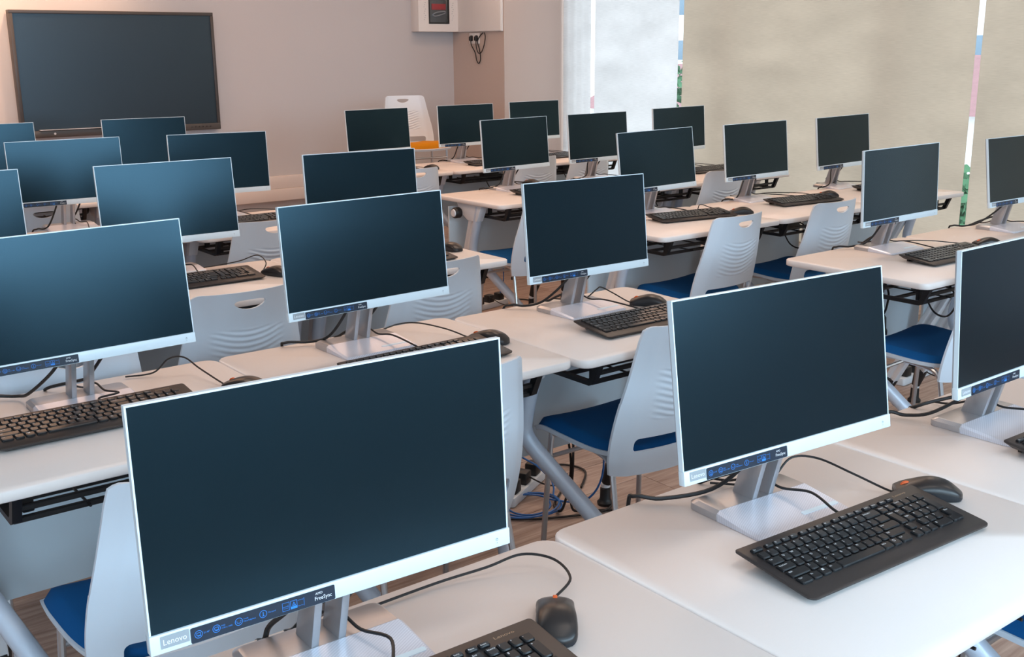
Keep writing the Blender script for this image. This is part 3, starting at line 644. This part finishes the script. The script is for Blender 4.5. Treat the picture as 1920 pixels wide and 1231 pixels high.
# ------------------------------------------------------------------ keyboards
KW, KD, U = .438, .152, .0191
def ktop(y): return .0105 + (y + KD / 2) / KD * .0175
KS = math.atan(.0175 / KD)
def key_mesh(w, d):
    W_, D_ = w * U - .0026, d * U - .0026
    def out(i): return rrect(W_ - 2 * i, D_ - 2 * i, .001, 3, 0, 0, (.0008, .0008, min(.0042, D_ * .3), min(.0042, D_ * .3)))
    return MB().loft([[(x, y, -.001) for x, y in out(0)], [(x, y, .0026) for x, y in out(.0003)], [(x, y, .0042) for x, y in out(.0016)]]).mesh('key', KEYM, smooth=0)
_km = {}
def kxy(k): return (-KW / 2 + .0165 + k[0] * U * .975, -KD / 2 + .030 + k[1] * U * .985)
def keyboard_meshes():
    M = {}
    o = rrect(KW, KD, .008, 5, 0, 0, (.006, .006, .012, .012)); i = rrect(KW - .004, KD - .004, .007, 5, 0, 0, (.005, .005, .011, .011)); b = rrect(KW - .030, KD - .016, .007, 5)
    zb = lambda y: .001 + max(0, (y + KD / 2)) / KD * .012
    M['body'] = MB().loft([[(x, y, zb(y)) for x, y in b], [(x, y, ktop(y) - .0035) for x, y in o], [(x, y, ktop(y) - .001) for x, y in o], [(x, y, ktop(y)) for x, y in i]]).mesh('keyboard_body', KBM, smooth=30)
    M['foot'] = MB().box((0, 0, .0066), (.03, .008, .0132)).mesh('tilt_foot', KBM, .001, 1)
    L = MB(); J = MB(); rx = Matrix.Rotation(KS, 4, 'X')
    for k in KEYS:
        kx, ky = kxy(k); w, d = k[2], k[3]; T = Matrix.Translation((kx, ky, ktop(ky))) @ rx @ Matrix.Translation((0, 0, .00435))
        lab = k[4]; lx, ly = -w * U / 2 + .0034, d * U / 2 - .0076
        s = .0056 if len(lab) == 1 else .0042
        if d < 1: ly = -.0020; s = .0038
        if lab == '#win':
            for a in (0, 1):
                for b_ in (0, 1): rect2d(L, lx + .003 + a * .0024, ly - .001 + b_ * .0024, lx + .005 + a * .0024, ly + .001 + b_ * .0024, M=T)
        elif lab == '#menu': rect2d(L, lx + .003, ly - .002, lx + .007, ly + .003, .0006, M=T)
        elif lab: put_text(L, lab, lx, ly, s, M=T, width=min(TXT[lab][2] * s, w * U - .006))
        me = _km.setdefault((w, d), None) or key_mesh(w, d); _km[(w, d)] = me
        J.add([tuple(v.co) for v in me.vertices], [tuple(p.vertices) for p in me.polygons], Matrix.Translation((kx, ky, ktop(ky))) @ rx)
    put_text(L, 'Lenovo', KW / 2 - .062, KD / 2 - .0155, .0075, M=Matrix.Translation((0, 0, ktop(KD / 2 - .012) + .0002)) @ rx) if False else None
    M['legends'] = L.mesh('key_legends', PRW, smooth=0); M['keys'] = J.mesh('keys', KEYM, smooth=0)
    lg = MB(); put_text(lg, 'Lenovo', 0, 0, .0075, .032); M['logo'] = lg.mesh('keyboard_logo', mat('bronze_print', (.45, .33, .22), .35, metal=.4), smooth=0)
    return M
KM = keyboard_meshes()
def to_local(pts, loc, rz):
    c, s = math.cos(-rz), math.sin(-rz); return [((p[0] - loc[0]) * c - (p[1] - loc[1]) * s, (p[0] - loc[0]) * s + (p[1] - loc[1]) * c, p[2] - loc[2]) for p in pts]
def keyboard(st, x, y, rz, mon, single):
    t = thing('keyboard', 'black wired keyboard, ' + place(st), 'keyboard', (x, y, DZ), rz, group='black computer keyboards')
    b = obj('body', KM['body'], t)
    for s in (-1, 1): obj('tilt_foot', KM['foot'], b, (s * .17, KD / 2 - .018, 0))
    obj('logo_lettering', KM['logo'], b, (KW / 2 - .070, KD / 2 - .0165, ktop(KD / 2 - .0165) + .0003), (KS, 0, 0))
    if single:
        for k in KEYS: kx, ky = kxy(k); obj('key', _km[(k[2], k[3])], t, (kx, ky, ktop(ky)), (KS, 0, 0))
    else:
        o = obj('keys', KM['keys'], t); o['kind'] = 'stuff'
    o = obj('key_legends', KM['legends'], t); o['kind'] = 'stuff'
    if mon:
        c, s = math.cos(rz), math.sin(rz); q = lambda a, bb, z: (x + a * c - bb * s, y + a * s + bb * c, DZ + z); mx, my = mon
        rnd = random.Random(st + 'k'); k0 = rnd.uniform(.01, .05)
        pts = [q(k0, KD / 2 - .006, .020), q(k0 - .004, KD / 2 + .012, .026), (mx + .06, my + .005, DZ + .030), (mx + .045, my + .055, DZ + .026), (mx + .038, my + .10, DZ + .034), (mx + .03, my + .16, DZ + .01), (mx + .02, my + .20, DZ + .006)]
        obj('cord', MB().tube(curve(to_local(pts, (x, y, DZ), rz), 6), .0024, 7).mesh('keyboard_cord', CABLE), t)

# ------------------------------------------------------------------ mice
def mouse_meshes():
    M = {}; Lh = .056
    def hw(t): return _lerp([(-1, .0225), (-.85, .0265), (-.3, .0268), (.3, .0285), (.75, .0265), (.93, .020), (1.0, .011)], t)
    def hh(t): return _lerp([(-1, .0165), (-.6, .026), (.05, .0345), (.6, .0285), (1.0, .0125)], t)
    # t: -1 front (cord, +y) .. +1 rear (-y)
    def sec(t, z0f, z1f, n=14):
        y = -t * Lh; w, h = hw(t), hh(t); out = []
        for k in range(n + 1):
            a = math.pi * k / n; out.append((-math.cos(a) * w * (1 if True else 1), y, z0f * h + (z1f - z0f) * h * (math.sin(a) ** .68)))
        return out
    ts = [-1 + 2 * k / 22 for k in range(23)]
    M['top'] = MB().loft([sec(t, .46, 1.0) for t in ts], cap=True).mesh('mouse_top_shell', MOUSE_T, smooth=60)
    def low(t):
        y = -t * Lh; w, h = hw(t), hh(t); return [(-w * .93, y, .001), (-w * 1.0, y, h * .2), (-w * .985, y, h * .49), (w * .985, y, h * .49), (w * 1.0, y, h * .2), (w * .93, y, .001)]
    M['low'] = MB().loft([low(t) for t in ts]).mesh('mouse_base', MOUSE_B, smooth=40)
    M['wheel'] = MB().loft([[(x, .0105 * math.cos(a), .0105 * math.sin(a)) for a in [2 * math.pi * k / 18 for k in range(18)]] for x in (-.0032, .0032)]).mesh('scroll_wheel', RED, .0012, 2)
    M['gap'] = MB().box((0, .028, .0262), (.0012, .022, .003)).mesh('button_gap', BLKP)
    return M
MO = mouse_meshes()
def mouse(st, x, y, rz, pts):
    t = thing('mouse', 'black wired mouse, ' + place(st), 'mouse', (x, y, DZ), rz, group='black wired mice')
    obj('base', MO['low'], t); obj('top_shell', MO['top'], t); obj('scroll_wheel', MO['wheel'], t, (0, .038, .0165))
    c, s = math.cos(rz), math.sin(rz); q = lambda a, b, z: (x + a * c - b * s, y + a * s + b * c, DZ + z)
    path = [q(0, .050, .008), q(0, .066, .008)] + [(a, b, DZ + z) for a, b, z in pts]
    obj('cord', MB().tube(curve(to_local(path, (x, y, DZ), rz), 7), .0021, 7).mesh('mouse_cord', CABLE), t)

# ------------------------------------------------------------------ stations
COLUMN = {'A1': 0, 'A2': 1, 'A3': 2, 'B1': 0, 'B2': 1, 'B3': 2, 'B4': 3, 'B5': 4, 'C0': 0, 'C1': 1, 'C2': 2, 'C3': 3, 'C4': 4, 'C5': 5, 'D1': 1, 'D2': 2, 'D3': 3, 'D4': 4, 'D5': 5, 'E0': 1, 'E1': 2, 'E3': 3, 'E4': 4, 'E5': 5}
MON = {
'A1': (0.583, 1.089, -0.0294, 0.0642, -0.0071), 'A2': (1.396, 1.048, -0.0675, 0.1496, -0.0030), 'A3': (2.110, 1.036, 0.0015, 0.0653, 0.0047),
'B1': (0.661, 2.369, 0.0069, 0.1077, 0.0076), 'B2': (1.405, 2.412, 0.0233, 0.0895, 0.0043), 'B3': (2.129, 2.365, 0.0387, 0.1132, -0.0157),
'B4': (3.738, 2.373, -0.0069, 0.0493, 0.0102), 'B5': (4.569, 2.340, 0.0051, 0.1341, -0.0006),
'C0': (0.668, 3.802, 0.0040, 0.0807, 0.0039), 'C1': (1.375, 3.722, -0.0073, 0.1058, -0.0007), 'C2': (2.085, 3.608, 0.0120, 0.0813, -0.0073),
'C3': (3.723, 3.656, -0.0189, 0.1230, 0.0172), 'C4': (4.465, 3.681, -0.0006, 0.1016, 0.0070), 'C5': (5.265, 3.725, 0.0164, 0.1017, 0.0126),
'D1': (1.406, 5.035, -0.0323, 0.0723, 0.0004), 'D2': (2.077, 4.931, -0.0061, 0.0706, -0.0110), 'D3': (3.805, 4.860, 0.0477, 0.0841, 0.0076),
'D4': (4.485, 4.918, 0.0286, 0.0821, 0.0031), 'D5': (5.326, 5.055, 0.0130, 0.0653, 0.0098),
'E0': (1.408, 6.451, 0.0019, 0.0791, 0.0031), 'E1': (2.254, 6.411, -0.0273, 0.0752, -0.0029), 'E3': (3.783, 6.316, 0.0228, 0.0840, 0.0047),
'E4': (4.538, 6.371, 0.0183, 0.0677, -0.0003), 'E5': (5.233, 6.459, 0.0327, 0.0559, 0.0019)}
FRONT = dict(A=.660, B=2.005, C=3.20, D=4.40, E=5.90)
FIX = {'B3': -.030, 'B4': -.055, 'B5': -.055, 'C3': -.03, 'C4': -.03, 'C5': -.03, 'D1': .09, 'D2': .03, 'C0': .03, 'A1': -.01}
LX = [.325, 1.040, 1.757, 2.472]; RX = [3.255, 4.035, 4.815, 5.60]
def desk_span(st):
    c = COLUMN[st]; a, b = (LX[c], LX[c + 1]) if c < 3 else (RX[c - 3], RX[c - 2])
    if st[0] in 'DE' and c >= 3: a, b = a + .075, b + .065
    if st[0] == 'E' and c < 3: a, b = a + .06, b + .06
    return a + .0015, b - .0015
for st in COLUMN:
    a, b = desk_span(st); yf = FRONT[st[0]] + FIX.get(st, 0); desk(st, (a + b) / 2, yf, round(b - a, 3))
    monitor(st, *MON[st], rear=yf + .6 - MON[st][1])

KB = {'A1': (.600, .955, -.02), 'A2': (1.403, .905, -.047), 'A3': (2.175, .905, -.02), 'B1': (.645, 2.285, .0), 'B2': (1.44, 2.212, .02), 'B3': (2.165, 2.16, -.02), 'B4': (3.755, 2.165, -.02), 'B5': (4.70, 2.14, 0),
      'C1': (1.375, 3.535, .0), 'C2': (2.10, 3.40, 0), 'C3': (3.755, 3.475, -.16), 'C4': (4.585, 3.475, -.10), 'C5': (5.40, 3.54, 0), 'D1': (1.40, 4.78, 0), 'D2': (2.12, 4.70, .02), 'D3': (3.86, 4.66, .05), 'D4': (4.55, 4.70, 0), 'D5': (5.36, 4.80, .02), 'E3': (3.72, 6.10, 0), 'E4': (4.60, 6.14, .02), 'E5': (5.30, 6.20, .02)}
NEAR = {'A1', 'A2', 'A3', 'B1', 'B2', 'B3', 'B4'}
for st, (x, y, rz) in KB.items(): keyboard(st, x, y, rz, MON[st][:2], st in NEAR)

def mloop(st, x, y): 
    mx, my = MON[st][:2]; return [(x - .05, y + .14, .012), (mx + .16, my + .06, .022), (mx + .10, my + .12, .008), (mx + .05, my + .17, .006)]
mouse('A2', 1.660, .958, R(45), [(1.592, 1.065, .026), (1.575, 1.13, .040), (1.545, 1.165, .038), (1.50, 1.165, .014), (1.455, 1.165, .006), (1.425, 1.19, .008), (1.40, 1.23, .005)])
mouse('A1', .862, 1.022, R(-38), [(.955, 1.10, .012), (.965, 1.15, .020), (.935, 1.19, .022), (.88, 1.205, .012), (.80, 1.22, .006), (.68, 1.22, .005)])
mouse('B2', 1.688, 2.285, R(28), [(1.64, 2.42, .018), (1.60, 2.50, .026), (1.56, 2.545, .020), (1.50, 2.56, .006), (1.46, 2.585, .005)])
mouse('B3', 2.332, 2.325, R(35), [(2.275, 2.43, .03), (2.255, 2.46, .045), (2.235, 2.46, .04), (2.20, 2.48, .010), (2.17, 2.52, .006)])
mouse('B1', .99, 2.295, R(28), [(.945, 2.46, .024), (.93, 2.52, .042), (.895, 2.53, .042), (.86, 2.545, .010), (.80, 2.57, .005)])
mouse('B4', 4.10, 2.21, R(60), [(4.00, 2.30, .012), (3.93, 2.36, .02), (3.86, 2.45, .015), (3.80, 2.49, .006)])
mouse('C1', 1.652, 3.50, R(20), [(1.66, 3.60, .03), (1.665, 3.68, .045), (1.62, 3.74, .02), (1.54, 3.76, .01), (1.46, 3.77, .006)])
mouse('C3', 4.035, 3.415, R(55), [(3.93, 3.52, .03), (3.90, 3.56, .042), (3.87, 3.57, .012), (3.80, 3.70, .006)])
for st, x, y, a in (('C2', 2.405, 3.51, 10), ('C4', 4.86, 3.53, 55), ('D2', 2.425, 4.80, 10), ('D3', 4.02, 5.0, 15), ('D5', 5.63, 4.85, 20), ('E3', 4.06, 6.12, 10), ('E5', 5.55, 6.22, 10)):
    mouse(st, x, y, R(a), mloop(st, x, y))

# ------------------------------------------------------------------ chairs at the desks
CHAIRS = {'B1': (.655, 1.94, 0), 'B2': (1.345, 2.13, 0), 'B3': (2.075, 2.125, -.02), 'B4': (3.52, 2.055, .06), 'C0': (.70, 2.905, .03), 'C1': (1.305, 3.225, .02), 'C2': (2.03, 3.235, 0), 'C3': (3.59, 3.28, .06), 'C4': (4.27, 3.28, .05),
          'D1': (1.30, 4.45, 0), 'D2': (2.00, 4.47, 0), 'D3': (3.52, 4.42, 0), 'D5': (4.93, 4.52, 0), 'E0': (1.36, 5.58, 0), 'E3': (3.60, 5.82, 0), 'E4': (4.62, 5.90, 0), 'E5': (5.12, 5.92, 0), 'A3': (2.02, .80, 0), 'A1': (.66, .62, 0)}
for st, (x, y, rz) in CHAIRS.items():
    if st == 'A1': continue
    chair('chair', 'white chair with blue seat, ' + place(st), x, y, rz)
chair('tall_chair', 'tall white chair with an orange seat behind the farthest row', 4.66, 7.22, R(172), True)

# ------------------------------------------------------------------ floor and under-desk clutter
def coil(loc, r, label, turns=3):
    pts = []; rnd = random.Random(int(loc[0] * 100))
    for k in range(turns * 14 + 1):
        a = k / 14 * 2 * math.pi; q = r * (1 + .18 * math.sin(a * .37 + 1)); pts.append((q * math.cos(a) + .02 * math.sin(a * .31), q * .9 * math.sin(a), .006 + .004 * (k // 14) + .006 * abs(math.sin(a * .5 + k // 14))))
    pts += [(r * 1.5, .06, .05), (r * 1.2, .20, .10), (r * .3, .22, .06), (-r * .2, .14, .02)]
    t = thing('network_cable', label, 'cable', loc); obj('coil', MB().tube(curve(pts, 2), .0035, 6).mesh('coil', BLUEC), t)
    obj('drop', MB().tube(curve([(r * .9, 0, .01), (r * 1.5, -.12, .03), (r * 1.75, -.18, .16), (r * 1.6, -.16, .42), (r * 1.5, -.15, .62)], 6), .0035, 6).mesh('drop', BLUEC), t)
    return t
coil((2.12, 2.66, .002), .10, 'blue network cable coiled on the floor under the second row')
coil((3.72, 5.30, .002), .10, 'blue network cable coiled on the floor below the fourth row', 2)
t = thing('network_cable', 'blue network cable trailing on the floor below the window block', 'cable', (3.95, 2.52, .005))
obj('run', MB().tube(curve([(.06, .10, .62), (.05, .08, .40), (.02, .03, .15), (.03, -.03, .02), (.06, -.15, 0), (.04, -.28, 0), (-.02, -.36, 0)], 6), .0038, 6).mesh('run', BLUEC), t)
obj('second_run', MB().tube(curve([(-.30, .1, 0), (-.15, -.05, 0), (.02, -.14, .004), (.10, -.30, 0)], 6), .0038, 6).mesh('second_run', BLUEC), t)
def power_strip(loc, rz, label):
    t = thing('power_strip', label, 'power strip', loc, rz)
    obj('body', MB().prism(rrect(.30, .06, .012, 4), .001, .034).mesh('strip_body', FRAMEM, .003, 2), t)
    ad = MB().box((0, 0, .055), (.05, .045, .046)).mesh('adapter_plug', BLKP, .006, 2)
    for x in (-.09, .0, .09): obj('adapter_plug', ad, t, (x, 0, 0))
    obj('cord', MB().tube(curve([(.15, 0, .015), (.22, .03, .006), (.28, -.05, .006), (.25, -.14, .006), (.1, -.18, .006)], 6), .0042, 6).mesh('strip_cord', CABLE), t)
    obj('adapter_cord', MB().tube(curve([(0, -.02, .06), (.02, -.08, .03), (.10, -.10, .006), (.2, -.09, .006)], 6), .003, 6).mesh('adapter_cord', CABLE), t)
power_strip((2.20, 2.79, 0), .5, 'white power strip with black adapters under the second row')
power_strip((4.46, 2.70, 0), .1, 'white power strip with black adapters below the window block')
power_strip((3.80, 5.14, 0), .2, 'white power strip on the floor between the blocks, far back')
def black_run(pts, label):
    t = thing('loose_cable', label, 'cable', pts[0][:2] + (0,)); obj('cord', MB().tube(curve([(a - pts[0][0], b - pts[0][1], c) for a, b, c in pts], 6), .0042, 6).mesh('loose_cord', CABLE), t)
black_run([(2.12, 2.48, .63), (2.13, 2.50, .42), (2.17, 2.50, .2), (2.17, 2.54, .03), (2.2, 2.62, .006), (2.3, 2.7, .006)], 'black cord hanging beside the blue cable under the second row')
black_run([(2.17, 2.48, .63), (2.18, 2.50, .4), (2.17, 2.49, .2), (2.2, 2.53, .03), (2.26, 2.52, .006), (2.35, 2.45, .006)], 'second black cord hanging under the second row, nearer the window')
black_run([(1.80, 2.62, .006), (1.95, 2.66, .006), (2.1, 2.56, .006), (2.3, 2.48, .006), (2.42, 2.56, .006)], 'black cord lying across the floor under the second row')
black_run([(3.62, 4.90, .62), (3.64, 4.94, .4), (3.60, 5.0, .2), (3.66, 5.1, .02), (3.75, 5.2, .006)], 'black cord hanging below the fourth row beside the aisle')
def adapter(st, f, label):
    a, b = desk_span(st); x = a + (b - a) * f; y = FRONT[st[0]] + FIX.get(st, 0) + .16
    t = thing('power_adapter', label, 'adapter', (x, y, .655)); obj('brick', MB().box((0, 0, .018), (.13, .06, .034)).mesh('adapter_brick', BLKP, .006, 2), t)
    obj('cord', MB().tube(curve([(.06, 0, .018), (.10, -.02, .01), (.13, -.04, -.06), (.06, -.05, -.10), (-.02, -.04, -.07), (-.05, -.01, .012)], 6), .0035, 6).mesh('adapter_cord', CABLE), t)
for st, f in (('B4', .35), ('C1', .55), ('C3', .6), ('C4', .3), ('D3', .55), ('D4', .45), ('E4', .5), ('E5', .4), ('D2', .6)):
    adapter(st, f, 'black power adapter in desk basket, ' + place(st))
t = thing('power_connector', 'black plug dangling on its cord under the aisle desk by the window', 'connector', (3.52, 2.28, .50))
obj('plug', MB().lathe([(0, -.045), (.022, -.045), (.022, -.03), (.017, -.02), (.015, .02), (.008, .03), (0, .03)], 14).mesh('hanging_plug', BLKP), t)
obj('cord', MB().tube(curve([(0, 0, .028), (-.02, 0, .06), (-.06, .0, .11), (-.07, 0, .15)], 6), .004, 6).mesh('hanging_cord', CABLE), t)
obj('second_cord', MB().tube(curve([(0, 0, .028), (.02, 0, .05), (.06, .02, .10), (.05, .04, .15)], 6), .004, 6).mesh('second_cord', CABLE), t)
